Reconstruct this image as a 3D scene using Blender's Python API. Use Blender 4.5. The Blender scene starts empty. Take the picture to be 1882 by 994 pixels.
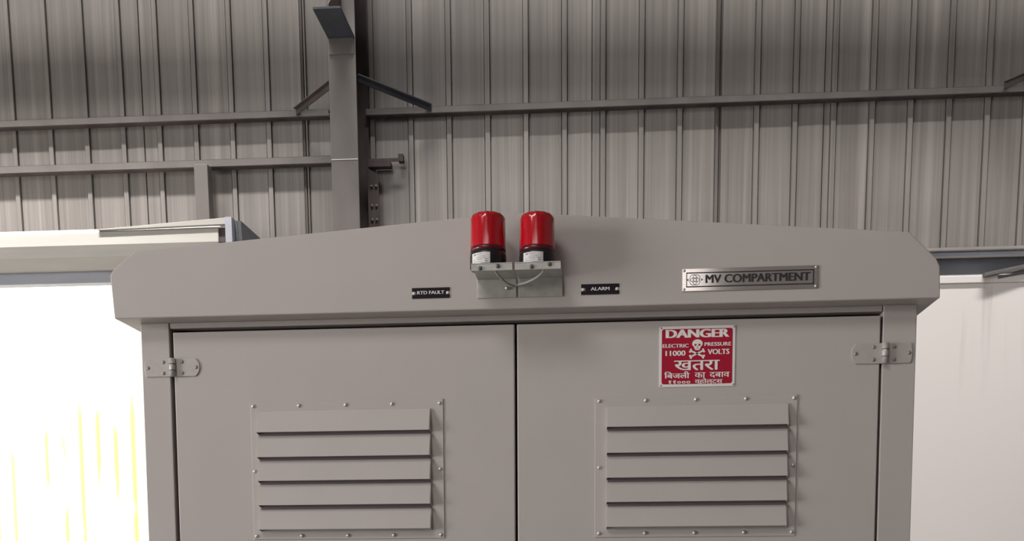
import bpy, bmesh, math, random
from mathutils import Vector, Matrix
random.seed(7)
sc = bpy.context.scene
C = sc.collection

# ------------------------------------------------------------------ camera
FPX, PY0, CAMX, CAMZ, CAMD = 1885.18, 1226.19, 0.2072, 1.6, 2.85
PITCH, YAW, ROLL = -0.0926, -0.0796, -0.0049
cy, sy = math.cos(YAW), math.sin(YAW); cp, sp = math.cos(PITCH), math.sin(PITCH)
FW = Vector((sy*cp, cy*cp, sp)); r0 = Vector((cy, -sy, 0)); u0 = r0.cross(FW)
RT = r0*math.cos(ROLL) + u0*math.sin(ROLL); UP = u0*math.cos(ROLL) - r0*math.sin(ROLL)
EYE = Vector((CAMX, -CAMD, CAMZ))
cam = bpy.data.cameras.new('camera'); camo = bpy.data.objects.new('camera', cam); C.objects.link(camo)
cam.sensor_fit = 'HORIZONTAL'; cam.sensor_width = 36.0; cam.lens = 36.0*FPX/1882.0
cam.shift_x = 0.0; cam.shift_y = (PY0-497.0)/1882.0; cam.clip_start = 0.05; cam.clip_end = 200
camo.matrix_world = Matrix(((RT.x, UP.x, -FW.x, EYE.x), (RT.y, UP.y, -FW.y, EYE.y), (RT.z, UP.z, -FW.z, EYE.z), (0, 0, 0, 1)))
sc.camera = camo

# ------------------------------------------------------------------ light and exposure
sc.view_settings.view_transform = 'Standard'; sc.view_settings.look = 'None'
sc.view_settings.gamma = 1.0; sc.view_settings.use_curve_mapping = False
sc.view_settings.exposure = 0.0
sc.cycles.use_denoising = True
sc.cycles.max_bounces = 8; sc.cycles.diffuse_bounces = 5
w = bpy.data.worlds.new('daylight'); sc.world = w; w.use_nodes = True
w.node_tree.nodes['Background'].inputs[0].default_value = (1.0, 0.99, 0.97, 1)
w.node_tree.nodes['Background'].inputs[1].default_value = 6.5

def area(name, loc, target, sx, sz, power, color=(1, 0.97, 0.94)):
    l = bpy.data.lights.new(name, 'AREA'); l.shape = 'RECTANGLE'; l.size = sx; l.size_y = sz; l.energy = power; l.color = color
    o = bpy.data.objects.new(name, l); C.objects.link(o); o.location = loc
    o.rotation_euler = (Vector(target)-Vector(loc)).to_track_quat('-Z', 'Y').to_euler()
    return o
# daylight through the high front window, the hall's strip lamp, and added fill lights
area('front_window_daylight', (-2.3, -13.9, 6.4), (-2.3, 0, 5.0), 8.5, 1.8, 150)
area('cabinet_front_fill', (-2.6, -5.6, 7.4), (-0.6, 0, 2.2), 3.0, 2.0, 180)  # added fill, brightens the cabinet front more than the back wall
area('cabinet_left_fill', (-8.6, -3.6, 2.2), (-0.6, -0.2, 2.2), 3.0, 3.6, 135).data.spread = math.radians(80)  # added light without a doorway, imitates lens veil on the cabinet's left
area('left_wall_low_fill', (-8.8, 0.6, 2.6), (-2.6, 4.7, 3.8), 2.6, 2.4, 230)  # added light without a window, brightens the left of the back wall
lamp = area('hall_strip_lamp', (0.0, 2.35, 8.7), (0, 4.72, 3.0), 15.0, 0.3, 215)
lamp2 = area('left_wall_high_fill', (-5.6, 2.35, 8.7), (-5.6, 4.72, 2.4), 6.0, 0.3, 85); lamp2.data.spread = math.radians(36)  # added fill, lifts the left wall in place of lens glare
lamp.data.spread = math.radians(50)

# ------------------------------------------------------------------ materials
def mat(name, col, rough=0.5, metal=0.0, spec=0.5, noise=None, bump=None, coat=0.0, amount=0.12):
    m = bpy.data.materials.new(name); m.use_nodes = True
    nt = m.node_tree; b = nt.nodes['Principled BSDF']
    b.inputs['Base Color'].default_value = (*col, 1); b.inputs['Roughness'].default_value = rough
    b.inputs['Metallic'].default_value = metal; b.inputs['Specular IOR Level'].default_value = spec
    b.inputs['Coat Weight'].default_value = coat; b.inputs['Coat Roughness'].default_value = 0.06
    if noise or bump:
        tc = nt.nodes.new('ShaderNodeTexCoord'); mp = nt.nodes.new('ShaderNodeMapping')
        nt.links.new(tc.outputs['Object'], mp.inputs['Vector'])
        mp.inputs['Scale'].default_value = noise or bump
        n = nt.nodes.new('ShaderNodeTexNoise'); n.inputs['Scale'].default_value = 1.0; n.inputs['Detail'].default_value = 5
        nt.links.new(mp.outputs[0], n.inputs['Vector'])
        if noise:
            cr = nt.nodes.new('ShaderNodeValToRGB')
            cr.color_ramp.elements[0].position = 0.3; cr.color_ramp.elements[1].position = 0.7
            cr.color_ramp.elements[0].color = (*[c*(1-amount) for c in col], 1)
            cr.color_ramp.elements[1].color = (*[min(1, c*(1+amount)) for c in col], 1)
            nt.links.new(n.outputs['Fac'], cr.inputs[0]); nt.links.new(cr.outputs[0], b.inputs['Base Color'])
        if bump:
            bp = nt.nodes.new('ShaderNodeBump'); bp.inputs['Strength'].default_value = 0.08; bp.inputs['Distance'].default_value = 0.002
            nt.links.new(n.outputs['Fac'], bp.inputs['Height']); nt.links.new(bp.outputs[0], b.inputs['Normal'])
    return m

M = {}
M['paint'] = mat('grey_powder_coat', (0.455, 0.416, 0.40), 0.5, spec=0.3, noise=(6, 6, 6), amount=0.02)
M['gap_black'] = mat('black_gap_sheet', (0.012, 0.010, 0.010), 0.8, spec=0.1)
M['inside'] = mat('painted_slot_shade', (0.17, 0.145, 0.155), 0.9, spec=0.1)  # shade of the vent openings put into the colour
M['hinge'] = mat('zinc_hinge_steel', (0.45, 0.42, 0.405), 0.42, metal=0.15, noise=(60, 60, 60), amount=0.05)
M['hinge_screw'] = mat('dull_screw_steel', (0.27, 0.25, 0.24), 0.5, metal=0.2)
M['screw'] = mat('bright_screw_steel', (0.62, 0.60, 0.58), 0.3, metal=0.6)
M['galv'] = mat('galvanised_bracket_steel', (0.43, 0.415, 0.39), 0.5, metal=0.2, noise=(40, 40, 40), amount=0.12)
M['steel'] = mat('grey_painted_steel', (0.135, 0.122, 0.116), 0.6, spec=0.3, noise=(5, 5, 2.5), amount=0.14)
M['steel_dark'] = mat('red_oxide_and_shaded_steel', (0.075, 0.06, 0.058), 0.7, spec=0.2, noise=(9, 9, 4), amount=0.25)  # red-oxide steel, reused as painted shade under the wall rails
M['bluesteel'] = mat('blue_grey_steel', (0.105, 0.11, 0.125), 0.5, spec=0.4, noise=(3, 3, 10), amount=0.25)
M['steel_blue_dark'] = mat('blue_grey_and_shaded_steel', (0.05, 0.052, 0.062), 0.6, spec=0.2, noise=(6, 6, 6), amount=0.2)  # dark brace colour, reused as painted shade on the bracket's seat plate
M['shutter'] = mat('cream_shutter_sheet', (0.42, 0.405, 0.375), 0.5, spec=0.3, noise=(2, 2, 14), amount=0.06)
M['lintel'] = mat('pale_blue_shutter_bar', (0.36, 0.37, 0.42), 0.5, noise=(2, 2, 12), amount=0.06)
M['white'] = mat('white_paint', (0.74, 0.71, 0.70), 0.5)
M['red'] = mat('red_enamel', (0.36, 0.010, 0.032), 0.5, spec=0.15)
M['black'] = mat('black_plastic', (0.014, 0.011, 0.014), 0.35)
M['black_matt'] = mat('black_engraved_plate', (0.016, 0.012, 0.016), 0.7, spec=0.15)
M['ink'] = mat('black_ink', (0.02, 0.016, 0.02), 0.5)
M['grey_ink'] = mat('grey_ink', (0.20, 0.19, 0.19), 0.6)
M['sticker'] = mat('white_sticker', (0.66, 0.64, 0.64), 0.45)
M['cable'] = mat('grey_cable_sheath', (0.42, 0.40, 0.38), 0.5)
M['plate'] = mat('brushed_steel_plate', (0.46, 0.42, 0.40), 0.09, metal=0.6, noise=(4, 4, 400), amount=0.05)
M['concrete'] = mat('concrete_floor', (0.34, 0.325, 0.31), 0.7, noise=(0.8, 0.8, 0.8), amount=0.15)
M['hallwall'] = mat('grey_hall_sheet', (0.36, 0.345, 0.33), 0.7)
lens = mat('red_translucent_lens', (0.56, 0.008, 0.018), 0.16, spec=0.5, coat=0.6)
lens.node_tree.nodes['Principled BSDF'].inputs['Transmission Weight'].default_value = 0.25
M['lens'] = lens
M['maroon'] = mat('maroon_collar', (0.10, 0.008, 0.015), 0.25)

def streaked_sheet():
    """corrugated sheet: dusty grey with long vertical rain streaks"""
    m = bpy.data.materials.new('weathered_wall_sheet'); m.use_nodes = True
    nt = m.node_tree; b = nt.nodes['Principled BSDF']; L = nt.links.new
    b.inputs['Roughness'].default_value = 0.45; b.inputs['Specular IOR Level'].default_value = 0.4
    tc = nt.nodes.new('ShaderNodeTexCoord')
    def nz(scale, detail, lo, hi, a, c):
        mp = nt.nodes.new('ShaderNodeMapping'); mp.inputs['Scale'].default_value = scale; L(tc.outputs['Object'], mp.inputs[0])
        n = nt.nodes.new('ShaderNodeTexNoise'); n.inputs['Scale'].default_value = 1; n.inputs['Detail'].default_value = detail; L(mp.outputs[0], n.inputs[0])
        r = nt.nodes.new('ShaderNodeMapRange'); r.inputs[1].default_value = lo; r.inputs[2].default_value = hi
        r.inputs[3].default_value = a; r.inputs[4].default_value = c; L(n.outputs['Fac'], r.inputs[0]); return r.outputs[0]
    s1 = nz((26, 1, 0.35), 4, 0.3, 0.7, 0.80, 1.16)
    s2 = nz((90, 1, 0.8), 3, 0.3, 0.7, 0.90, 1.10)
    s3 = nz((1.3, 1, 1.6), 3, 0.3, 0.7, 0.90, 1.08)
    s4 = nz((9, 1, 0.12), 2, 0.58, 0.72, 1.0, 1.30)
    prod = None
    for s in (s1, s2, s3, s4):
        if prod is None: prod = s; continue
        k = nt.nodes.new('ShaderNodeMath'); k.operation = 'MULTIPLY'; L(prod, k.inputs[0]); L(s, k.inputs[1]); prod = k.outputs[0]
    mx = nt.nodes.new('ShaderNodeVectorMath'); mx.operation = 'SCALE'; mx.inputs[0].default_value = (0.205, 0.187, 0.176)
    L(prod, mx.inputs['Scale']); L(mx.outputs[0], b.inputs['Base Color'])
    return m
M['sheet'] = streaked_sheet()

def plaster():
    """white painted plaster with brownish water runs below its top edge"""
    m = bpy.data.materials.new('white_painted_plaster'); m.use_nodes = True
    nt = m.node_tree; b = nt.nodes['Principled BSDF']; L = nt.links.new; b.inputs['Roughness'].default_value = 0.6
    tc = nt.nodes.new('ShaderNodeTexCoord'); mp = nt.nodes.new('ShaderNodeMapping'); mp.inputs['Scale'].default_value = (15, 1, 0.7)
    L(tc.outputs['Object'], mp.inputs[0])
    n = nt.nodes.new('ShaderNodeTexNoise'); n.inputs['Scale'].default_value = 1; n.inputs['Detail'].default_value = 6; L(mp.outputs[0], n.inputs[0])
    r = nt.nodes.new('ShaderNodeMapRange'); r.inputs[1].default_value = 0.55; r.inputs[2].default_value = 0.70; L(n.outputs['Fac'], r.inputs[0])
    sx = nt.nodes.new('ShaderNodeSeparateXYZ'); L(tc.outputs['Object'], sx.inputs[0])
    h = nt.nodes.new('ShaderNodeMapRange'); h.inputs[1].default_value = -0.9; h.inputs[2].default_value = 0.05
    h.inputs[3].default_value = 0.0; h.inputs[4].default_value = 0.7; L(sx.outputs['Z'], h.inputs[0])
    k = nt.nodes.new('ShaderNodeMath'); k.operation = 'MULTIPLY'; L(r.outputs[0], k.inputs[0]); L(h.outputs[0], k.inputs[1])
    mix = nt.nodes.new('ShaderNodeMix'); mix.data_type = 'RGBA'
    mix.inputs['A'].default_value = (0.68, 0.64, 0.625, 1); mix.inputs['B'].default_value = (0.42, 0.385, 0.37, 1)
    L(k.outputs[0], mix.inputs['Factor']); L(mix.outputs['Result'], b.inputs['Base Color'])
    return m
M['plaster'] = plaster()

def outside_paint():
    """white painted sheet outdoors with yellow stains running down"""
    m = bpy.data.materials.new('white_outdoor_paint_with_yellow_stains'); m.use_nodes = True
    nt = m.node_tree; b = nt.nodes['Principled BSDF']; L = nt.links.new; b.inputs['Roughness'].default_value = 0.7
    tc = nt.nodes.new('ShaderNodeTexCoord')
    mp = nt.nodes.new('ShaderNodeMapping'); mp.inputs['Scale'].default_value = (3.1, 1, 1.1); L(tc.outputs['Object'], mp.inputs[0])
    n = nt.nodes.new('ShaderNodeTexNoise'); n.inputs['Scale'].default_value = 1; n.inputs['Detail'].default_value = 5; L(mp.outputs[0], n.inputs[0])
    r0_ = nt.nodes.new('ShaderNodeMapRange'); r0_.inputs[1].default_value = 0.36; r0_.inputs[2].default_value = 0.54; L(n.outputs['Fac'], r0_.inputs[0])
    sp_ = nt.nodes.new('ShaderNodeSeparateXYZ'); L(tc.outputs['Object'], sp_.inputs[0])
    pp = nt.nodes.new('ShaderNodeMath'); pp.operation = 'PINGPONG'; pp.inputs[1].default_value = 0.115; L(sp_.outputs['X'], pp.inputs[0])
    r1_ = nt.nodes.new('ShaderNodeMapRange'); r1_.inputs[1].default_value = 0.02; r1_.inputs[2].default_value = 0.10; L(pp.outputs[0], r1_.inputs[0])
    r = nt.nodes.new('ShaderNodeMath'); r.operation = 'MULTIPLY'; L(r0_.outputs[0], r.inputs[0]); L(r1_.outputs[0], r.inputs[1])
    mix = nt.nodes.new('ShaderNodeMix'); mix.data_type = 'RGBA'
    mix.inputs['A'].default_value = (0.86, 0.86, 0.84, 1); mix.inputs['B'].default_value = (0.80, 0.78, 0.18, 1)
    sx = nt.nodes.new('ShaderNodeSeparateXYZ'); L(tc.outputs['Object'], sx.inputs[0])
    h = nt.nodes.new('ShaderNodeMapRange'); h.inputs[1].default_value = 4.5; h.inputs[2].default_value = 3.6; L(sx.outputs['Z'], h.inputs[0])
    k = nt.nodes.new('ShaderNodeMath'); k.operation = 'MULTIPLY'; L(r.outputs[0], k.inputs[0]); L(h.outputs[0], k.inputs[1])
    L(k.outputs[0], mix.inputs['Factor']); L(mix.outputs['Result'], b.inputs['Base Color'])
    return m
M['outside'] = outside_paint()

# ------------------------------------------------------------------ mesh helpers
class B:
    def __init__(s): s.v = []; s.f = []; s.sm = []
    def add(s, vs, fs, smooth=False):
        k = len(s.v); s.v += [tuple(v) for v in vs]; s.f += [tuple(i+k for i in f) for f in fs]; s.sm += [smooth]*len(fs); return s
    def box(s, x0, x1, y0, y1, z0, z1):
        return s.add([(x, y, z) for z in (z0, z1) for y in (y0, y1) for x in (x0, x1)],
                     [(0, 2, 3, 1), (4, 5, 7, 6), (0, 1, 5, 4), (2, 6, 7, 3), (0, 4, 6, 2), (1, 3, 7, 5)])
    def prism(s, poly, y0, y1):                      # polygon in x,z pulled along y
        n = len(poly); a = sum(poly[i][0]*poly[(i+1) % n][1]-poly[(i+1) % n][0]*poly[i][1] for i in range(n))
        if a < 0: poly = poly[::-1]
        if y1 < y0: y0, y1 = y1, y0
        vs = [(x, y0, z) for x, z in poly]+[(x, y1, z) for x, z in poly]
        return s.add(vs, [tuple(range(n)), tuple(range(2*n-1, n-1, -1))]+[(i, i+n, (i+1) % n+n, (i+1) % n) for i in range(n)])
    def prism_x(s, poly, x0, x1):                    # polygon in y,z pulled along x
        n = len(poly); vs = [(x0, y, z) for y, z in poly]+[(x1, y, z) for y, z in poly]
        return s.add(vs, [tuple(range(n-1, -1, -1)), tuple(range(n, 2*n))]+[(i, (i+1) % n, (i+1) % n+n, i+n) for i in range(n)])
    def beam(s, p, q, wd, ht):                       # square bar between two points
        p = Vector(p); q = Vector(q); d = (q-p).normalized(); a = d.cross(Vector((0, 0, 1)))
        if a.length < 1e-3: a = Vector((1, 0, 0))
        a.normalize(); c = a.cross(d); vs = []
        for e in (p, q):
            for i, j in ((-1, -1), (1, -1), (1, 1), (-1, 1)): vs.append(e+a*i*wd/2+c*j*ht/2)
        return s.add(vs, [(3, 2, 1, 0), (4, 5, 6, 7), (0, 1, 5, 4), (1, 2, 6, 5), (2, 3, 7, 6), (3, 0, 4, 7)])
    def lathe(s, prof, c=(0, 0, 0), axis='z', seg=32):   # (radius, height) pairs
        vs = []; n = len(prof)
        for k in range(seg):
            t = 2*math.pi*k/seg
            for r, h in prof:
                if axis == 'z': vs.append((c[0]+r*math.cos(t), c[1]+r*math.sin(t), c[2]+h))
                elif axis == '-y': vs.append((c[0]+r*math.cos(t), c[1]-h, c[2]+r*math.sin(t)))
                else: vs.append((c[0]+h, c[1]+r*math.cos(t), c[2]+r*math.sin(t)))
        fs = []
        for k in range(seg):
            k2 = (k+1) % seg
            for i in range(n-1): fs.append((k*n+i, k2*n+i, k2*n+i+1, k*n+i+1))
        return s.add(vs, fs, True)
    def tube(s, pts, r, seg=10):
        pts = [Vector(p) for p in pts]; vs = []; n = len(pts)
        for i, p in enumerate(pts):
            d = (pts[min(i+1, n-1)]-pts[max(i-1, 0)]).normalized(); a = d.cross(Vector((0, 0.3, 1))).normalized(); c = d.cross(a)
            for k in range(seg):
                t = 2*math.pi*k/seg; vs.append(p+(a*math.cos(t)+c*math.sin(t))*r)
        fs = [(i*seg+k, i*seg+(k+1) % seg, (i+1)*seg+(k+1) % seg, (i+1)*seg+k) for i in range(n-1) for k in range(seg)]
        fs += [tuple(range(seg-1, -1, -1)), tuple(range((n-1)*seg, n*seg))]
        return s.add(vs, fs, True)
    def build(s, name, material, parent=None, bevel=0.0, at=(0, 0, 0)):
        me = bpy.data.meshes.new(name)
        me.from_pydata([(v[0]-at[0], v[1]-at[1], v[2]-at[2]) for v in s.v], [], s.f)
        for p, k in zip(me.polygons, s.sm): p.use_smooth = k
        bm = bmesh.new(); bm.from_mesh(me); bmesh.ops.recalc_face_normals(bm, faces=bm.faces); bm.to_mesh(me); bm.free()
        me.materials.append(material); o = bpy.data.objects.new(name, me); C.objects.link(o)
        if parent: o.parent = parent
        o.location = at
        if bevel:
            md = o.modifiers.new('edge', 'BEVEL'); md.width = bevel; md.segments = 2; md.limit_method = 'ANGLE'; md.angle_limit = math.radians(40)
        return o

def tag(o, label=None, cat=None, group=None, kind=None):
    for k, v in (('label', label), ('category', cat), ('group', group), ('kind', kind)):
        if v: o[k] = v
    return o
def thing(name, label, cat, loc=(0, 0, 0), group=None, kind=None, matrix=None):
    o = bpy.data.objects.new(name, None); C.objects.link(o); o.empty_display_size = 0.1
    if matrix is not None: o.matrix_world = matrix
    else: o.location = loc
    return tag(o, label, cat, group, kind)

def lettering(body, cx, cz, wd, ht, y, material, parent, bold=0.0, name='lettering', depth=0.0006):
    """raised letters facing the viewer, fitted to a given width and height, centred on cx, cz"""
    cu = bpy.data.curves.new('letters', 'FONT'); cu.body = body; cu.size = 1.0; cu.resolution_u = 3; cu.extrude = 0.01
    o = bpy.data.objects.new('letters', cu); C.objects.link(o)
    dg = bpy.context.evaluated_depsgraph_get(); dg.update()
    me = bpy.data.meshes.new_from_object(o.evaluated_get(dg)); bpy.data.objects.remove(o); bpy.data.curves.remove(cu)
    vs = [tuple(v.co) for v in me.vertices]; fs = [tuple(p.vertices) for p in me.polygons]; bpy.data.meshes.remove(me)
    x0 = min(v[0] for v in vs); x1 = max(v[0] for v in vs); z0 = min(v[1] for v in vs); z1 = max(v[1] for v in vs)
    kx = (wd-2*bold*ht)/(x1-x0); kz = ht/(z1-z0); b = B()
    for d in ((0,) if not bold else (-bold*ht, 0, bold*ht)):
        dd = depth*(1.0+(0.25*(1+d/(bold*ht)) if bold else 0))
        b.add([(cx+(v[0]-(x0+x1)/2)*kx+d, y-dd/2-(v[2]/0.01)*dd/2, cz+(v[1]-(z0+z1)/2)*kz) for v in vs], fs)
    me = bpy.data.meshes.new(name); me.from_pydata(b.v, [], b.f); me.materials.append(material)
    r = bpy.data.objects.new(name, me); C.objects.link(r); r.parent = parent
    return r

# a photo point on a plane of known distance
def ray(px, py): return RT*((px-941.0)/FPX)+UP*((PY0-py)/FPX)+FW
def cab(px, py, y=0.0):                               # on the cabinet's front, y metres behind it -> x, z
    d = ray(px, py); t = (y-EYE.y)/d.y; p = EYE+d*t; return p.x, p.z
TH, LEAN, WO = math.radians(0.6), math.radians(2.3), Vector((0, 4.75, 3.3))
WX = Vector((math.cos(TH), math.sin(TH), 0)); wn = Vector((math.sin(TH), -math.cos(TH), 0))
WZ = wn*math.sin(LEAN)+Vector((0, 0, 1))*math.cos(LEAN); WY = WZ.cross(WX)
WM = Matrix(((WX.x, WY.x, WZ.x, WO.x), (WX.y, WY.y, WZ.y, WO.y), (WX.z, WY.z, WZ.z, WO.z), (0, 0, 0, 1)))
def wal(px, py, n=0.0):                               # on the back wall, n metres in front of it -> s along the wall, z up it
    d = ray(px, py); o = WO-WY*n; t = ((o-EYE).dot(WY))/d.dot(WY); p = EYE+d*t-WO; return p.dot(WX), p.dot(WZ)
def wmat(s, n, z): return WM @ Matrix.Translation((s, -n, z))
def on_wall(name, label, cat, s, n, z, group=None, kind=None):
    return thing(name, label, cat, matrix=wmat(s, n, z), group=group, kind=kind)

# ------------------------------------------------------------------ the setting
ZB = -3.3/math.cos(LEAN)                              # wall frame height of the floor
tag(B().box(-9, 9, -14, 10.5, -0.2, 0).build('floor', M['concrete']), 'grey concrete floor of the industrial hall', 'floor', kind='structure')
tag(B().box(-9, 9, -14.2, 5.4, 8.9, 9.1).build('ceiling', M['hallwall']), 'grey sheet roof high over the hall', 'ceiling', kind='structure')
tag(B().box(-9.2, -9, -14, 5.4, 0, 9).build('wall_left', M['hallwall']), 'grey sheet wall on the left side of the hall', 'wall', kind='structure')
tag(B().box(9, 9.2, -14, 5.4, 0, 9).build('wall_right', M['hallwall']), 'grey sheet wall on the right side of the hall', 'wall', kind='structure')
tag(B().box(-9, 9, -14.2, -14, 0, 9).build('wall_front', M['hallwall']), 'grey sheet wall behind the viewer', 'wall', kind='structure')

# corrugated upper wall: ribs as in the photo, narrow seams where two sheets lap
rib_px = [433-66.4*k for k in range(-2, 9)]+[758+69.9*k for k in range(-1, 20)]
seam_px = [(268, 295), (564, 300), (1088, 300), (1510, 350), (1322.5, 200)]
ribs = sorted([wal(p, 360, 0.0)[0] for p in rib_px]); seams = sorted(wal(p, q, 0.0)[0] for p, q in seam_px)
left = ribs[0]
while left > -8.6: left -= 0.26; ribs.insert(0, left)
while ribs[-1] < 8.7: ribs.append(ribs[-1]+0.27)
prof = [(-8.95, 0)]
for r in ribs:
    prof += [(r-0.024, 0), (r-0.022, -0.012), (r-0.018, -0.012), (r-0.016, 0.014), (r+0.016, 0.014), (r+0.018, -0.012), (r+0.022, -0.012), (r+0.024, 0)]
ev = sorted(prof)
for s in seams:
    ev = [e for e in ev if not (s-0.012 < e[0] < s+0.012)]
    ev += [(s-0.005, 0.003), (s-0.004, -0.025), (s+0.001, -0.025), (s+0.002, 0.0)]
    ev = sorted(ev)
ev.append((8.95, 0))
b = B(); ztop = 5.75
zs_open = wal(200, 470, 0.0)[1]; s_open = wal(405, 470, 0.0)[0]; z_low = wal(1800, 458, 0.0)[1]
for (s0, n0), (s1, n1) in zip(ev, ev[1:]):
    zb = zs_open if s1 <= s_open+0.3 else z_low-0.05
    b.add([(s0, -n0, zb), (s1, -n1, zb), (s1, -n1, ztop), (s0, -n0, ztop),
           (s0, 0.05, zb), (s1, 0.05, zb), (s1, 0.05, ztop), (s0, 0.05, ztop)], [(0, 1, 2, 3), (5, 4, 7, 6), (0, 4, 5, 1), (3, 2, 6, 7)])
o = b.build('wall_back', M['sheet']); o.matrix_world = WM
tag(o, 'weathered grey corrugated sheet wall above the cabinet', 'wall', kind='structure')

# white plastered lower wall to the right of the opening
sL, zW = wal(640, 505, 0.03)[0], wal(1800, 505.5, 0.13)[1]
b = B().box(sL, 8.95, -0.115, 0.05, ZB-0.06, zW-0.05).box(sL, 8.95, -0.13, 0.05, zW-0.05, zW)
for v in range(len(b.v)): x, y, z = b.v[v]; b.v[v] = (x, y, z-zW)
o = b.build('wall_lower', M['plaster'], bevel=0.004); o.matrix_world = wmat(0, 0, zW)
tag(o, 'white plastered lower wall with brown water runs under its ledge', 'wall', kind='structure')

# the yard beyond the doorway: a tall white painted ribbed wall with yellow stains
b = B(); x = -9.0
while x < 3:
    b.box(x, x+0.17, 10.0, 10.15, 0, 7.5).box(x+0.17, x+0.23, 9.97, 10.15, 0, 7.5); x += 0.23
tag(b.build('wall_outside', M['outside']), 'sunlit white ribbed wall outside with yellow stains', 'wall', kind='structure')

# ------------------------------------------------------------------ the electrical cabinet
def quadpts(*pp, y=0.0): return [cab(px, py, y) for px, py in pp]
W0 = cab(258, 590)[0]; W1 = cab(1686, 562)[0]; DEP = 1.25
zUnder = cab(945, 567, -0.06)[1]                       # underside of the canopy
dl0, dl1 = cab(320.5, 700)[0], cab(946, 700)[0]; dr0, dr1 = cab(950.5, 700)[0], cab(1616, 700)[0]
zDT = cab(947, 595.5)[1]; zHB = cab(947, 588)[1]; zFloor = 0.12
pj0, pj1 = cab(310.5, 590)[0], cab(1623.5, 562)[0]

cabn = thing('electrical_cabinet', 'large grey steel electrical cabinet with two doors, louvred vents and a gabled canopy', 'cabinet', (0, DEP/2, 0))
def loc(o):
    o.location = o.location-Vector((0, DEP/2, 0)); return o
def cpart(b, name, m, bevel=0.0, label=None):
    o = loc(b.build(name, m, cabn, bevel))
    if label: o['label'] = label
    return o
cpart(B().box(W0+0.004, W1-0.004, 0.045, DEP, zFloor, zUnder+0.02), 'body', M['paint'])
cpart(B().box(W0+0.02, W1-0.02, 0.04, DEP-0.02, 0, zFloor), 'plinth', M['steel_dark'], 0.004, 'dark plinth')
cpart(B().box(pj0+0.003, pj1-0.003, 0.036, 0.044, zFloor, zHB), 'door_gap_sheet', M['gap_black'], 0, 'black sheet behind the door gaps')  # black sheet behind both doors, darkens the gaps
cpart(B().box(W0, pj0-0.001, 0, 0.044, zFloor, zUnder), 'corner_post', M['paint'], 0.002)
cpart(B().box(pj1+0.001, W1, 0, 0.044, zFloor, zUnder), 'corner_post', M['paint'], 0.002)
cpart(B().box(pj0+0.001, pj1-0.001, 0.002, 0.044, zHB, zUnder), 'header', M['paint'], 0.002)
# canopy: gabled outline with cut corners
apex = cab(945, 389.5, -0.06)
outl = [cab(209.5, 573, -0.06), cab(202, 506, -0.06), cab(208, 495, -0.06), cab(247, 462, -0.06), apex, cab(1672, 425.5, -0.06), cab(1721, 474, -0.06), cab(1728, 489, -0.06), cab(1728, 546, -0.06)]
outl[0] = (outl[0][0], zUnder); outl[-1] = (outl[-1][0], zUnder)
cpart(B().prism(outl, -0.06, DEP+0.08), 'canopy', M['paint'], 0.003)
dl = cpart(B().box(dl0, dl1, 0.0, 0.034, zFloor+0.03, zDT), 'door', M['paint'], 0.003)
dr = cpart(B().box(dr0, dr1, 0.0, 0.034, zFloor+0.03, zDT), 'door', M['paint'], 0.003)

def vent(x0, x1, z0, z1, bx0, bx1, tops, bots, screws):
    """pressed louvre panel: flat flange, raised surround, five slanting blades over a dark slot"""
    v = loc(B().box(x0, x1, -0.003, 0, z0, z1).build('louvre_vent', M['paint'], cabn, 0.001))
    d = Vector((0, DEP/2, 0))
    def sub(b, name, m, bevel=0.0):
        o = b.build(name, m, v, bevel); return o
    sub(B().box(bx0+0.002, bx1-0.002, -0.006, -0.0028, bots[-1]+0.004, tops[0]-0.004), 'slot_shade_panel', M['inside'])['label'] = 'dark panel standing in for the shaded openings behind the louvre slots'  # dark panel paints the shade of openings that are not cut
    for zt, zb in zip(tops, bots):
        sub(B().prism_x([(-0.003, zt), (-0.007, zt), (-0.024, zb+0.003), (-0.0245, zb), (-0.0215, zb), (-0.003, zt-0.004)], bx0, bx1)
            .prism_x([(-0.003, zt), (-0.007, zt), (-0.0235, zb), (-0.003, zb-0.004)], bx0-0.0015, bx0)
            .prism_x([(-0.003, zt), (-0.007, zt), (-0.0235, zb), (-0.003, zb-0.004)], bx1, bx1+0.0015), 'louvre_blade', M['paint'], 0.0008)
    for sx, sz in screws:
        sub(B().lathe([(0.0, 0.0045), (0.0022, 0.0043), (0.0042, 0.0030), (0.0054, 0.0005), (0.0056, 0.0)], (sx, -0.003, sz), '-y', 16), 'screw', M['screw'])
    return v
# screw positions, left and right vent
SL = [(463.5, 747), (548.5, 747), (634, 744), (719, 743), (807, 739.5), (469.5, 866), (810, 862), (475, 985), (557, 985), (642, 984), (726, 983), (812, 982)]
SR = [(1099, 737), (1186, 737), (1277, 734), (1372, 734), (1457, 730), (1100, 860), (1455, 854), (1103, 980), (1186, 980), (1278, 979), (1366, 978), (1457, 977)]
def rows(pts):                                          # the screws stand on a square grid
    P = [cab(*p) for p in pts]
    xs = [(P[i][0]+P[j][0])/2 for i, j in ((0, 7), (1, 8), (2, 9), (3, 10), (4, 11))]
    zt = sum(p[1] for p in P[:5])/5; zm = (P[5][1]+P[6][1])/2; zb = sum(p[1] for p in P[7:])/5
    return [(x, zt) for x in xs]+[(xs[0], zm), (xs[4], zm)]+[(x, zb) for x in xs]
sl, sr = rows(SL), rows(SR)
def lv(x, ys): return [cab(x, y, -0.022)[1] for y in ys]
vent(cab(464, 860)[0], cab(816, 860)[0], cab(640, 990)[1], cab(640, 736)[1], cab(478, 860)[0], cab(792, 860)[0],
     [cab(640, y, -0.006)[1] for y in (753, 799, 845, 889, 935)], lv(640, (792, 838, 882, 927, 972)), sl)
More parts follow.
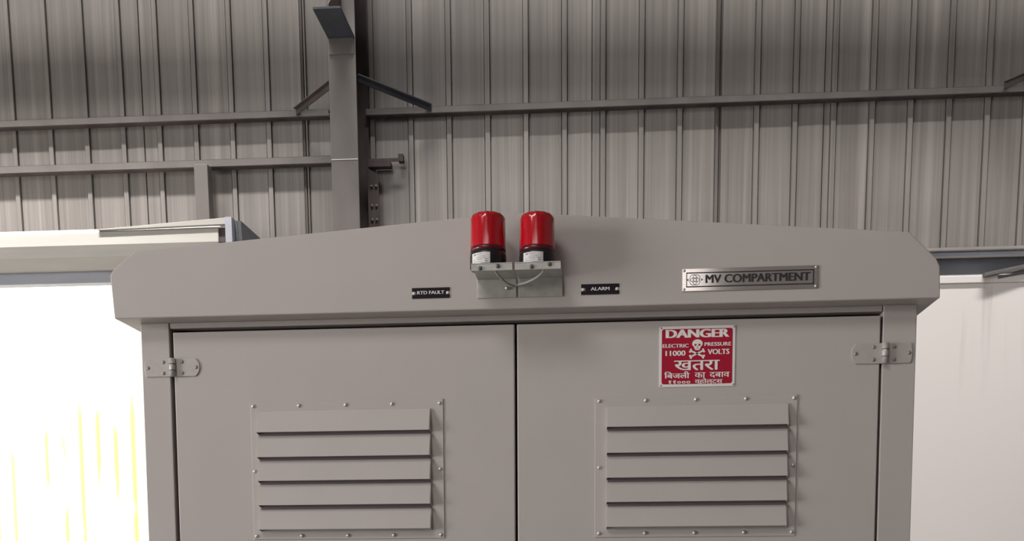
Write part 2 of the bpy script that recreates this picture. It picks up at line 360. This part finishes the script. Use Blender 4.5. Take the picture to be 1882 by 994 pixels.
vent(cab(1093, 860)[0], cab(1463, 860)[0], cab(1280, 986)[1], cab(1280, 728)[1], cab(1115.5, 860)[0], cab(1445, 860)[0],
     [cab(1280, y, -0.006)[1] for y in (744, 790, 837, 884, 929)], lv(1280, (782, 830, 876, 921, 967)), sr)

def hinge(xg, z, hh, xd, xp):
    """strap hinge: door leaf with rounded end, post leaf, split knuckle over the gap; xd, xp: the far ends of the leaves"""
    h = loc(B().lathe([(0, -hh), (0.0085, -hh), (0.0085, hh), (0, hh)], (xg, -0.008, z), 'z', 20).build('hinge', M['hinge'], cabn))
    h['label'] = 'bright zinc strap hinge'
    for xe, door in ((xd, True), (xp, False)):
        sgn = 1 if xe > xg else -1; x0 = xg+sgn*0.004; L = abs(xe-x0); c = 0.012 if door else 0.006
        poly = [(x0, z-hh), (xe-sgn*c, z-hh*0.98), (xe-sgn*0.003, z-hh+c), (xe, z), (xe-sgn*0.003, z+hh-c), (xe-sgn*c, z+hh*0.98), (x0, z+hh)]
        B().prism(poly, -0.0035, 0.0).build('hinge_leaf', M['hinge'], h, 0.0008)
        for fx, fz in ((0.30, 0.62), (0.30, -0.62), (0.86, 0.0)):
            B().lathe([(0.0, 0.0026), (0.0028, 0.0024), (0.0046, 0.0012), (0.0052, 0.0)], (x0+sgn*L*fx, -0.0035, z+hh*fz), '-y', 14).build('screw', M['hinge_screw'], h)
    for k in (-0.36, 0.36):
        B().lathe([(0.0, -0.001), (0.0093, -0.001), (0.0093, 0.001), (0.0, 0.001)], (xg, -0.008, z+hh*k), 'z', 20).build('knuckle_ring', M['steel'], h)
    return h
zh = 0.5*(cab(316, 676)[1]+cab(1626, 649.5)[1])
hinge(cab(317, 676, -0.008)[0], cab(317, 676)[1], 0.0245, cab(368, 676)[0], cab(266, 676)[0])
hinge(cab(1627, 649, -0.008)[0], cab(1627, 649.5)[1], 0.0265, cab(1564, 649)[0], cab(1677, 649)[0])

# ------------------------------------------------------------------ plates and signs on the cabinet
YF = -0.06
def black_plate(name, label, x0p, x1p, y0p, y1p, text, fx):
    (xa, za), (xb, zb) = cab(x0p, y1p, YF), cab(x1p, y0p, YF)
    c = ((xa+xb)/2, (za+zb)/2); hw, hh = (xb-xa)/2, (zb-za)/2
    t = thing(name, label, 'name plate', (c[0], YF, c[1]), group='small black name plates on the canopy')
    n = 0.011; k = 0.0045
    poly = [(-hw, -hh), (hw, -hh), (hw, -k), (hw-n, -k), (hw-n, k), (hw, k), (hw, hh), (-hw, hh), (-hw, k), (-hw+n, k), (-hw+n, -k), (-hw, -k)]
    B().prism(poly, -0.002, 0).build('plate', M['black_matt'], t)
    for s in (-1, 1):
        B().lathe([(0.0, 0.0026), (0.003, 0.0024), (0.0042, 0.001), (0.0044, 0)], (s*(hw-0.0055), 0, 0), '-y', 14).build('screw', M['sticker'], t)
    lettering(text, 0, 0.001, (xb-xa)*fx, 0.0085, -0.002, M['sticker'], t, 0.06)
    return t
black_plate('name_plate', 'small black plate reading RTD FAULT', 757.5, 826.5, 528, 549, 'RTD FAULT', 0.72)
black_plate('name_plate', 'small black plate reading ALARM', 1068, 1138, 521, 542, 'ALARM', 0.50)

(xa, za), (xb, zb) = cab(1253, 537.5, YF), cab(1504, 486, YF)
za, zb = cab(1378, 533, YF)[1], cab(1378, 491, YF)[1]
PW, PH = xb-xa, zb-za
t = thing('compartment_plate', 'brushed steel plate reading MV COMPARTMENT', 'name plate', ((xa+xb)/2, YF, (za+zb)/2))
B().box(-PW/2, PW/2, -0.003, 0, -PH/2, PH/2).build('plate', M['plate'], t, 0.0008)
iw, ih, lw = PW/2-0.011, PH/2-0.010, 0.0028
B().box(-iw, iw, -0.0034, -0.003, ih-lw, ih).box(-iw, iw, -0.0034, -0.003, -ih, -ih+lw).box(-iw, -iw+lw*0.8, -0.0034, -0.003, -ih, ih).box(iw-lw, iw, -0.0034, -0.003, -ih, ih).build('border_line', M['ink'], t)
px_m = PW/251.0
lettering('MV COMPARTMENT', (1393-1378.5)*px_m, 0.0015, 193*px_m, 15.0*px_m, -0.003, M['ink'], t, 0.06)
b = B(); ex = (1277-1378.5)*px_m
def ring(b, cx, cz, r0_, r1_, y0, y1, seg=24):
    vs = []; fs = []
    for k in range(seg):
        a = 2*math.pi*k/seg
        for r in (r0_, r1_):
            for y in (y0, y1): vs.append((cx+r*math.cos(a), y, cz+r*math.sin(a)))
    for k in range(seg):
        i = 4*k; j = 4*((k+1) % seg); fs += [(i, i+2, j+2, j), (i+1, j+1, j+3, i+3), (i, j, j+1, i+1), (i+2, i+3, j+3, j+2)]
    b.add(vs, fs)
for dx, dz in ((-0.004, 0.004), (0.004, 0.004), (0.004, -0.004), (-0.004, -0.004)): ring(b, ex+dx, dz, 0.0086, 0.0098, -0.0035, -0.003)
for s in (-1, 1):
    b.prism([(ex+s*0.021, 0), (ex+s*0.016, 0.0035), (ex+s*0.0168, 0), (ex+s*0.016, -0.0035)], -0.0035, -0.003)
b.build('emblem', M['ink'], t)
for sx in (-1, 1):
    for sz in (-1, 1):
        B().lathe([(0.0, 0.0022), (0.0025, 0.002), (0.0036, 0.0008), (0.0038, 0)], (sx*(PW/2-0.0055), -0.003, sz*(PH/2-0.005)), '-y', 14).build('screw', M['screw'], t)

# danger sign on the right door
x0, x1 = cab(1211.5, 655)[0], cab(1350.5, 655)[0]; z0, z1 = cab(1281, 710.5)[1], cab(1281, 599)[1]
SW, SH = x1-x0, z1-z0; k = SW/139.0
t = thing('danger_sign', 'red and white danger sign with skull and crossbones on the right door', 'sign', ((x0+x1)/2, 0, (z0+z1)/2))
def rrect(hw, hh, r, n=5):
    p = []
    for cx_, cz_, a0 in ((hw-r, hh-r, 0), (-hw+r, hh-r, 90), (-hw+r, -hh+r, 180), (hw-r, -hh+r, 270)):
        for i in range(n+1):
            a = math.radians(a0+90*i/n); p.append((cx_+r*math.cos(a), cz_+r*math.sin(a)))
    return p
B().prism(rrect(SW/2, SH/2, 0.003), -0.002, 0).build('backing', M['white'], t)
B().prism(rrect(SW/2-4.6*k, SH/2-5.0*k, 0.006), -0.0024, -0.002).build('red_panel', M['red'], t)['label'] = 'red enamel field'
def sg(px, py): return (px-1281)*k, (654.7-py)*k
def sign_text(body, px, py, wd, ht, bold=0.0):
    a, c = sg(px, py); lettering(body, a, c, wd*k, ht*k, -0.0024, M['white'], t, bold, depth=0.0005)
sign_text('DANGER', 1281.5, 613.3, 117, 15.0, 0.11)
sign_text('ELECTRIC', 1241.5, 635, 48, 6.6, 0.05); sign_text('PRESSURE', 1319, 633.2, 49, 6.6, 0.05)
sign_text('11000', 1241.5, 648.5, 37, 9.4, 0.06); sign_text('VOLTS', 1320.5, 647, 40, 9.4, 0.06)
sign_text('\u0916\u0924\u0930\u093e', 1281, 671, 84, 18, 0.05)
sign_text('\u093f\u092c\u091c\u0932\u0940', 1244.5, 688, 47, 12.5, 0.04); sign_text('\u0915\u093e', 1287, 689, 20, 9.5, 0.04)
sign_text('\u0926\u092c\u093e\u0935', 1323, 689, 37, 10, 0.04)
sign_text('\u0967\u0967\u0966\u0966\u0966', 1249, 702, 40, 8, 0.05); sign_text('\u0935\u094d\u0939\u094b\u0932\u094d\u091f\u0938\u094d', 1304, 700.5, 53, 12.5, 0.03)
# skull and crossbones
def ell(cx_, cz_, a, c, n=24): return [(cx_+a*math.cos(2*math.pi*i/n), cz_+c*math.sin(2*math.pi*i/n)) for i in range(n)]
ax, az = sg(1281.5, 633)
b = B().prism(ell(ax, az+1.2*k, 9.6*k, 7.6*k), -0.0031, -0.0024)
b.prism([(ax-7.0*k, az-3*k), (ax-4.9*k, az-8.5*k), (ax-3*k, az-10.5*k), (ax+3*k, az-10.5*k), (ax+4.9*k, az-8.5*k), (ax+7.0*k, az-3*k)], -0.0030, -0.0024)
b.build('skull', M['white'], t)
b = B().prism(ell(ax-3.6*k, az-1.2*k, 2.0*k, 1.9*k), -0.0034, -0.0030).prism(ell(ax+3.6*k, az-1.2*k, 2.0*k, 1.9*k), -0.0034, -0.0030)
b.prism([(ax, az-3*k), (ax-1*k, az-5.2*k), (ax+1*k, az-5.2*k)], -0.0034, -0.0030).prism([(ax-2.8*k, az-7.0*k), (ax+2.8*k, az-7.0*k), (ax+2.4*k, az-7.7*k), (ax-2.4*k, az-7.7*k)], -0.0034, -0.0030)
b.build('skull_face', M['red'], t)
b = B(); bx, bz = sg(1281, 650)
for s in (-1, 1):
    d = Vector((12.0*s, 5.6)); n2 = Vector((-d.y, d.x)).normalized()*1.5
    b.prism([((bx+(q.x)*k), (bz+(q.y)*k)) for q in (-d+n2, -d-n2, d-n2, d+n2)], -0.0029, -0.0024)
    for e in (-1, 1):
        for h in (-1, 1):
            q = d*e+Vector((-d.y, d.x)).normalized()*1.9*h
            b.prism(ell(bx+q.x*k, bz+q.y*k, 2.0*k, 2.0*k, 12), -0.00285, -0.0024)
b.build('crossbones', M['white'], t)
for sx in (-1, 1):
    for sz in (-1, 1):
        B().lathe([(0.0, 0.0014), (0.002, 0.0012), (0.0030, 0)], (sx*(SW/2-0.0042), -0.002, sz*(SH/2-0.0042)), '-y', 12).build('rivet', M['hinge'], t)

# ------------------------------------------------------------------ beacons on their bracket
YB = -0.135                                            # centre line of the beacons
YL = -0.195                                            # front lip of the shelf
zShelf = cab(944, 481.5, YL)[1]; zLip = cab(944, 496, YL)[1]
bxl, bxr = cab(866, 490, YL)[0], cab(1031, 488, YL)[0]; xm = cab(944, 490, YL)[0]
t = thing('lamp_bracket', 'galvanised steel shelf bracket holding the two red beacons', 'bracket', (xm, YF, zShelf))
for a, c, nm in ((bxl, xm-0.003, 1), (xm+0.003, bxr, 2)):
    b = B().box(a-xm, c-xm, YL-YF, 0, -0.003, 0).box(a-xm, c-xm, YL-YF, YL-YF+0.003, zLip-zShelf, -0.003)
    b.box(a-xm, c-xm, -0.003, 0, -0.052, -0.003)
    b.build('shelf_angle', M['galv'], t, 0.001)
for q in (-0.085, -0.04, 0.045, 0.09):
    B().lathe([(0.0, 0.004), (0.005, 0.0038), (0.006, 0)], (q, YL-YF, -0.010+0.003*math.sin(q*90)), '-y', 6).build('bolt', M['steel'], t)
B().lathe([(0.0, 0.004), (0.0045, 0.0038), (0.0055, 0)], (-0.028, -0.0055, -0.028), '-y', 6).build('bolt', M['screw'], t)

def beacon(px, label, sx0, sx1, ang, mirror):
    """rotating beacon: black base with a white sticker, ribbed red lens with a rounded top"""
    x, _ = cab(px, 440, YB)
    R = 0.5*(cab(px+32.8, 440, YB)[0]-cab(px-32.8, 440, YB)[0])
    zt = cab(px, 391.5, YB-0.02)[1]; zm = cab(px, 456, YB-R)[1]; hs = cab(px, 447.5, YB-R)[1]-cab(px, 456, YB-R)[1]
    t = thing('beacon_light', label, 'beacon', (x, YB, zShelf), group='red beacons above the doors')
    h = zm-zShelf; H = zt-zShelf
    B().lathe([(0, 0), (R*1.0, 0), (R*1.02, 0.003), (R*1.02, h-0.008), (R*1.0, h-0.006), (R*0.985, h), (0, h)], seg=40).build('base', M['black'], t)
    ln = B(); seg = 96; prof = [(0.985, h+hs), (0.985, h+hs+0.004), (0.98, h+hs+0.02), (0.965, H-0.016), (0.945, H-0.009), (0.88, H-0.003), (0.79, H), (0.0, H+0.001)]
    B().lathe([(0, h), (R*0.985, h), (R*0.995, h+hs*0.5), (R*0.985, h+hs), (0, h+hs)], seg=40).build('collar', M['maroon'], t)['label'] = 'dark maroon collar'
    vs = []; n = len(prof)
    for q in range(seg):
        a = 2*math.pi*q/seg
        for i, (r, z) in enumerate(prof):
            fl = 1.0+(0 if i in (0, n-1) else (0.0022*math.cos(q*2*math.pi/4) if i < 4 else 0.022*math.cos(q*2*math.pi/8)))
            vs.append((r*R*fl*math.cos(a), r*R*fl*math.sin(a), z))
    fs = [(q*n+i, ((q+1) % seg)*n+i, ((q+1) % seg)*n+i+1, q*n+i+1) for q in range(seg) for i in range(n-1)]
    ln.add(vs, fs, True)
    o = ln.build('lens', M['lens'], t); o['label'] = 'glossy red lens'
    # sticker wrapped on the base
    def patch(a0, a1, z0_, z1_, r, m, name, par, nseg=8):
        vs = []; fs = []
        for i in range(nseg+1):
            a = math.radians(a0+(a1-a0)*i/nseg)
            for rr in (r, r+0.0004):
                for z in (z0_, z1_): vs.append((rr*math.sin(a), -rr*math.cos(a), z))
        for i in range(nseg):
            p = 4*i; q = p+4; fs += [(p+2, q+2, q+3, p+3), (p, p+1, q+1, q), (p+1, p+3, q+3, q+1), (p, q, q+2, p+2)]
        fs += [(0, 2, 3, 1), (4*nseg, 4*nseg+1, 4*nseg+3, 4*nseg+2)]
        return B().add(vs, fs).build(name, m, par)
    a0 = math.degrees(math.asin(max(-1, min(1, sx0)))); a1 = math.degrees(math.asin(sx1))
    st = patch(a0, a1, h*0.12, h*0.78, R*1.02, M['sticker'], 'sticker', t)
    for (f0, f1, g0, g1) in ((0.15, 0.27, 0.62, 0.70), (0.32, 0.62, 0.66, 0.69), (0.36, 0.75, 0.54, 0.56), (0.30, 0.80, 0.44, 0.46), (0.12, 0.24, 0.34, 0.36), (0.34, 0.62, 0.34, 0.37), (0.72, 0.90, 0.34, 0.37), (0.12, 0.60, 0.22, 0.24), (0.76, 0.88, 0.20, 0.26)):
        patch(a0+(a1-a0)*f0, a0+(a1-a0)*f1, h*g0, h*g1, R*1.02+0.0004, M['grey_ink'], 'printed_mark', st, 3)
    # cable from under the shelf to the hole in the canopy
    way = [(908, 484, -0.15), (910, 497, -0.15), (918, 508, -0.13), (930, 519, -0.10), (944, 525.5, YF-0.004), (944, 524.5, YF+0.006)] if mirror > 0 else [(1001, 482, -0.15), (999, 496, -0.15), (990, 507, -0.13), (970, 518, -0.10), (945, 525, YF-0.004), (945, 523.5, YF+0.006)]
    p = []
    for qx, qy, yy in way:
        u, v = cab(qx, qy, yy); p.append(Vector((u-x, yy-YB, v-zShelf)))
    pts = []
    for i in range(len(p)-1):
        pm = p[max(i-1, 0)]; pn = p[min(i+2, len(p)-1)]
        for j in range(8):
            u = j/8; a, bq, c, d = pm, p[i], p[i+1], pn
            pts.append(0.5*((2*bq)+(c-a)*u+(2*a-5*bq+4*c-d)*u*u+(3*bq-a-3*c+d)*u**3))
    pts.append(p[-1])
    B().tube(pts, 0.0028).build('cable', M['cable'], t)
    return t
beacon(897, 'left red beacon light on the steel bracket, nearer the RTD FAULT plate', -0.80, 0.20, 0, 1)
beacon(987, 'right red beacon light on the steel bracket, nearer the ALARM plate', -0.70, 0.38, 0, -1)

# ------------------------------------------------------------------ steelwork of the wall behind
def girt(name, label, pa, pb, n, group, s_lo=None, s_hi=None, lip=0.024):
    """cold-formed channel rail: top flange, web towards the hall, bottom lip; pa, pb: photo points on its upper and lower visible edge"""
    zt = wal(*pa, n)[1]; zb = wal(*pb, n)[1]
    t = on_wall(name, label, 'rail', (s_lo+s_hi)/2, 0, (zt+zb)/2, group=group)
    h = (zt-zb)/2; L = (s_hi-s_lo)/2
    B().box(-L, L, -n, -n+0.004, -h, h).box(-L, L, -n, -0.0145, h-0.004, h).build('channel', M['steel'], t, 0.001)
    B().box(-L, L, -n+0.002, -0.0145, -h-0.004, -h).build('bottom_flange', M['steel_dark'], t)['label'] = 'underside flange with its shade put into the dark colour'  # underside shade put into a darker steel than the channel
    return t, zt, zb
NG = 0.08
girtR, zt1, zb1 = girt('wall_girt', 'long upper wall rail running right of the steel column', (1100, 184), (1100, 196), NG, 'rails across the corrugated wall', wal(672, 200, NG)[0], 8.9)
girt('wall_girt', 'upper wall rail running left of the steel column', (300, 211), (300, 223), NG, 'rails across the corrugated wall', -8.9, wal(604, 208, NG)[0])
girt('wall_girt', 'lower wall rail left of the column, above the shutter box', (300, 296), (300, 309), NG, 'rails across the corrugated wall', -8.9, wal(611, 290, NG)[0])
tS, zs, ze = None, None, None
sa, sb = wal(676, 295, NG)[0], wal(741, 290, NG)[0]
z1_, z2_ = wal(700, 291, NG)[1], wal(700, 306, NG)[1]
t = on_wall('rail_stub', 'short dark rail stub sticking out right of the column', 'rail', (sa+sb)/2, 0, (z1_+z2_)/2)
hL = (sb-sa)/2; hh = (z1_-z2_)/2
B().box(-hL, hL, -NG, -NG+0.005, hh*0.15, hh).box(-hL, hL-0.09, -NG, -0.015, -hh, hh*0.15).build('channel', M['steel_dark'], t, 0.001)
B().box(hL-0.035, hL, -NG-0.006, -0.03, hh*0.1, hh+0.025).build('end_plate', M['steel_dark'], t, 0.001)

# added unseen girder above the frame, casts the dark band on the wall
zg = (WO+WX*0+WZ*zt1).z; yw = 4.73
def up(zw): return zw+(8.7-zw)*(yw-3.5)/(yw-2.35)
g0, g1 = up(zg-0.02), up(zg+0.34)
t = thing('shade_girder', 'unseen steel girder added above the frame to shade the back wall', 'girder', (0, 3.5, g0))
B().box(-8.9, 8.9, -0.005, 0.005, 0, g1-g0).box(-8.9, 8.9, -0.06, 0.06, 0, 0.012).box(-8.9, 8.9, -0.06, 0.06, g1-g0-0.012, g1-g0).build('i_beam', M['steel'], t)
# I-section column
NF = 0.42
cl, cr_ = wal(606, 200, NF)[0], wal(656, 200, NF)[0]; cm = (cl+cr_)/2; hw = (cr_-cl)/2
t = on_wall('steel_column', 'grey steel I-section column standing against the corrugated wall', 'column', cm, 0.2, ZB)
zz0, zz1 = 0.02, 5.75-ZB
B().box(-hw, hw, -NF+0.2, -NF+0.2+0.014, zz0, zz1).build('front_flange', M['steel'], t, 0.002)
B().box(-0.006, 0.006, -NF+0.214, 0.16, zz0, zz1).build('web', M['steel_dark'], t)['label'] = 'dark web'  # web darker than the front flange
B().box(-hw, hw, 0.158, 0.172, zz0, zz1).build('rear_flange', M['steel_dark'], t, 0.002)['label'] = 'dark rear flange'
B().box(-hw-0.02, hw+0.02, -NF+0.185, 0.19, 0.0, 0.025).build('base_plate', M['steel_dark'], t, 0.002)
zc = wal(632, 293, NF)[1]-ZB
B().box(-hw+0.002, hw-0.002, -NF+0.2-0.0025, -NF+0.2, zc-0.003, zc+0.003).build('weld_seam', M['hinge'], t)
# splice plate on the right of the column
ga, gb = wal(676, 340, 0.1)[0]-cm, wal(697, 340, 0.1)[0]-cm
z_a, z_b = wal(690, 322, 0.1)[1]-ZB, wal(690, 425, 0.1)[1]-ZB
pl = B().prism([(ga, z_b), (gb, z_b), (gb-0.004, z_a), (ga, z_a+0.05)], 0.095, 0.105).build('splice_plate', M['steel_dark'], t, 0.001)
for q in (0.2, 0.45, 0.8):
    for r_ in (0.35, 0.75):
        B().lathe([(0, 0.008), (0.010, 0.008), (0.010, 0)], (ga+(gb-ga)*r_, 0.095, z_b+(z_a-z_b)*q), '-y', 6).build('bolt', M['steel'], pl)

# bracket plate that reaches from the column towards the viewer
zk = wal(634, 71, NF)[1]-ZB
t2 = on_wall('crane_bracket', 'steel bracket projecting from the upper part of the column', 'bracket', cm, NF, zk+ZB)
B().box(-hw+0.004, hw-0.004, -0.40, 0.0, 0, 0.014).build('seat_plate', M['steel_blue_dark'], t2, 0.001)  # dark colour carries the shade of the plate's underside
B().add([(x, y, z) for x in (-0.005, 0.005) for y, z in ((0, 0.014), (-0.36, 0.014), (-0.36, 0.05), (0, 0.34))], [(0, 1, 2, 3), (7, 6, 5, 4), (0, 4, 5, 1), (1, 5, 6, 2), (2, 6, 7, 3), (3, 7, 4, 0)]).build('stiffener', M['steel_dark'], t2)
B().prism([(-hw*0.9, -0.1), (hw*0.9, -0.1), (hw*0.9, 0), (-hw*0.9, 0)], -0.012, 0.0).build('fixing_plate', M['steel'], t2, 0.001)

# fly braces between column and rails
def brace(label, p, pn, q, qn, m):
    a = Vector((wal(*p, pn)[0], -pn, wal(*p, pn)[1])); c = Vector((wal(*q, qn)[0], -qn, wal(*q, qn)[1]))
    t = on_wall('fly_brace', label, 'brace', c.x, -c.y, c.z, group='angle braces on the upper rails')
    d = a-c
    B().beam((0, 0, 0), d, 0.04, 0.006).beam((0, 0.017, -0.017), d+Vector((0, 0.017, -0.017)), 0.006, 0.04).build('angle_bar', m, t)
    return t
brace('short dark angle brace left of the column down to the upper rail', (607, 150), 0.36, (543, 200), 0.10, M['steel_dark'])
brace('long dark angle brace right of the column down to the upper rail', (657, 138), 0.40, (792, 193), 0.10, M['steel_blue_dark'])
brace('angle brace at the far right end of the upper rail', (1930, 116), 0.36, (1848, 151), 0.10, M['steel_dark'])

# post between the lower rail and the shutter box
pa_, pb_ = wal(358, 350, 0.16)[0], wal(383, 350, 0.16)[0]; zt_ = wal(370, 307, 0.16)[1]; zb_ = wal(370, 415, 0.16)[1]
t = on_wall('hanger_post', 'short grey post between the lower rail and the shutter box', 'post', (pa_+pb_)/2, 0.16, zb_)
hw2 = (pb_-pa_)/2
B().box(-hw2, hw2, 0, 0.09, 0, zt_-zb_+0.02).build('tube', M['steel'], t, 0.004)
B().box(-hw2-0.02, hw2+0.02, -0.01, 0.10, -0.006, 0.0).build('foot_plate', M['steel'], t)

# roller shutter: drum box, curtain end and bracket over the doorway
NS = 0.50
s0 = -7.4; s1 = wal(401, 430, NS)[0]; zt_ = wal(200, 425, NS)[1]; zb_ = wal(100, 491, NS)[1]
t = on_wall('roller_shutter', 'rolled-up cream shutter with its drum box over the bright doorway', 'shutter', (s0+s1)/2, 0, zb_)
mid = (s0+s1)/2; a, c = s0-mid, s1-mid; H = zt_-zb_
poly = [(-0.06, 0), (-NS+0.10, 0), (-NS+0.02, H*0.30), (-NS, H*0.62), (-NS+0.01, H), (-NS+0.05, H+0.03), (-0.06, H+0.10)]
B().prism_x(poly, a, c).build('drum_box', M['shutter'], t, 0.006)
zl = wal(100, 521.5, 0.36)[1]-zb_
B().box(a, c, -0.36, -0.27, zl, 0.0).build('bottom_bar', M['lintel'], t, 0.004)
zc1 = wal(350, 404, NS)[1]-zb_; zc0 = wal(350, 415.5, NS)[1]-zb_; e1 = wal(415, 408, NS)[0]-mid; e0 = wal(180, 415, NS)[0]-mid
B().prism([(e0, zc0-0.012), (e1, zc0+0.004), (e1, zc1+0.006), (e0, zc0-0.006)], -NS-0.01, -NS+0.02).build('top_angle', M['shutter'], t, 0.002)
B().prism_x([(p[0]+(0.012 if i else 0), p[1]) for i, p in enumerate(poly)], c, c+0.07).build('end_cap', M['steel_dark'], t)['label'] = 'dark drum end'
f0 = wal(415, 425, NS)[0]-mid; f1 = wal(427, 425, NS)[0]-mid; f2 = wal(433, 425, NS)[0]-mid; f3 = wal(439, 425, NS)[0]-mid
B().prism_x([(-0.05, -0.55), (-NS-0.01, -0.30), (-NS-0.01, zc1+0.01), (-0.05, zc1+0.01)], f0, f1).build('end_bracket', M['lintel'], t)['label'] = 'pale blue end bracket'
for (u, v) in ((f1+0.004, f1+0.02), (f2, f3)):
    B().prism([(u+0.02, -0.5), (v+0.03, -0.5), (v, zc1), (u, zc1)], -NS+0.05, -0.02).build('guide_rail', M['bluesteel'], t)['label'] = 'blue-grey guide rail'

# dark beam with a pale flashing over the white wall
NB = 0.05
s0 = wal(640, 480, NB)[0]; zt_ = wal(1800, 463.5, NB)[1]; zb_ = wal(1800, 504.5, NB)[1]; H = zt_-zb_
t = on_wall('wall_beam', 'dark blue-grey steel beam along the top of the white wall', 'beam', (s0+8.9)/2, 0, zb_)
L = (8.9-s0)/2
B().box(-L, L, -NB, -0.0, 0.002, H*0.74).box(-L, L, -NB-0.05, 0.0, H*0.74, H).build('channel', M['bluesteel'], t, 0.003)
B().box(-L, L, -NB-0.062, -NB-0.05, H*0.66, H*0.745).build('drip_edge', M['steel'], t, 0.002)
zf = wal(1800, 455, 0.1)[1]-zb_
B().prism_x([(-NB-0.055, H), (-0.03, zf+0.02), (-0.03, zf+0.024), (-NB-0.055, H+0.006)], -L, L).build('flashing', M['steel'], t)['label'] = 'pale sloping flashing'

a = wal(1808, 506, 0.15); c = wal(1930, 479, 0.15)
t = on_wall('ledge_strut', 'grey strut rising from the ledge of the white wall past the dark beam', 'strut', a[0], 0.15, a[1])
B().beam((0, 0, 0), (c[0]-a[0], 0.02, c[1]-a[1]), 0.05, 0.024).beam((0.10, 0.03, -0.012), (c[0]-a[0], 0.04, c[1]-a[1]-0.045), 0.04, 0.016).build('angle_bar', M['steel'], t, 0.002)
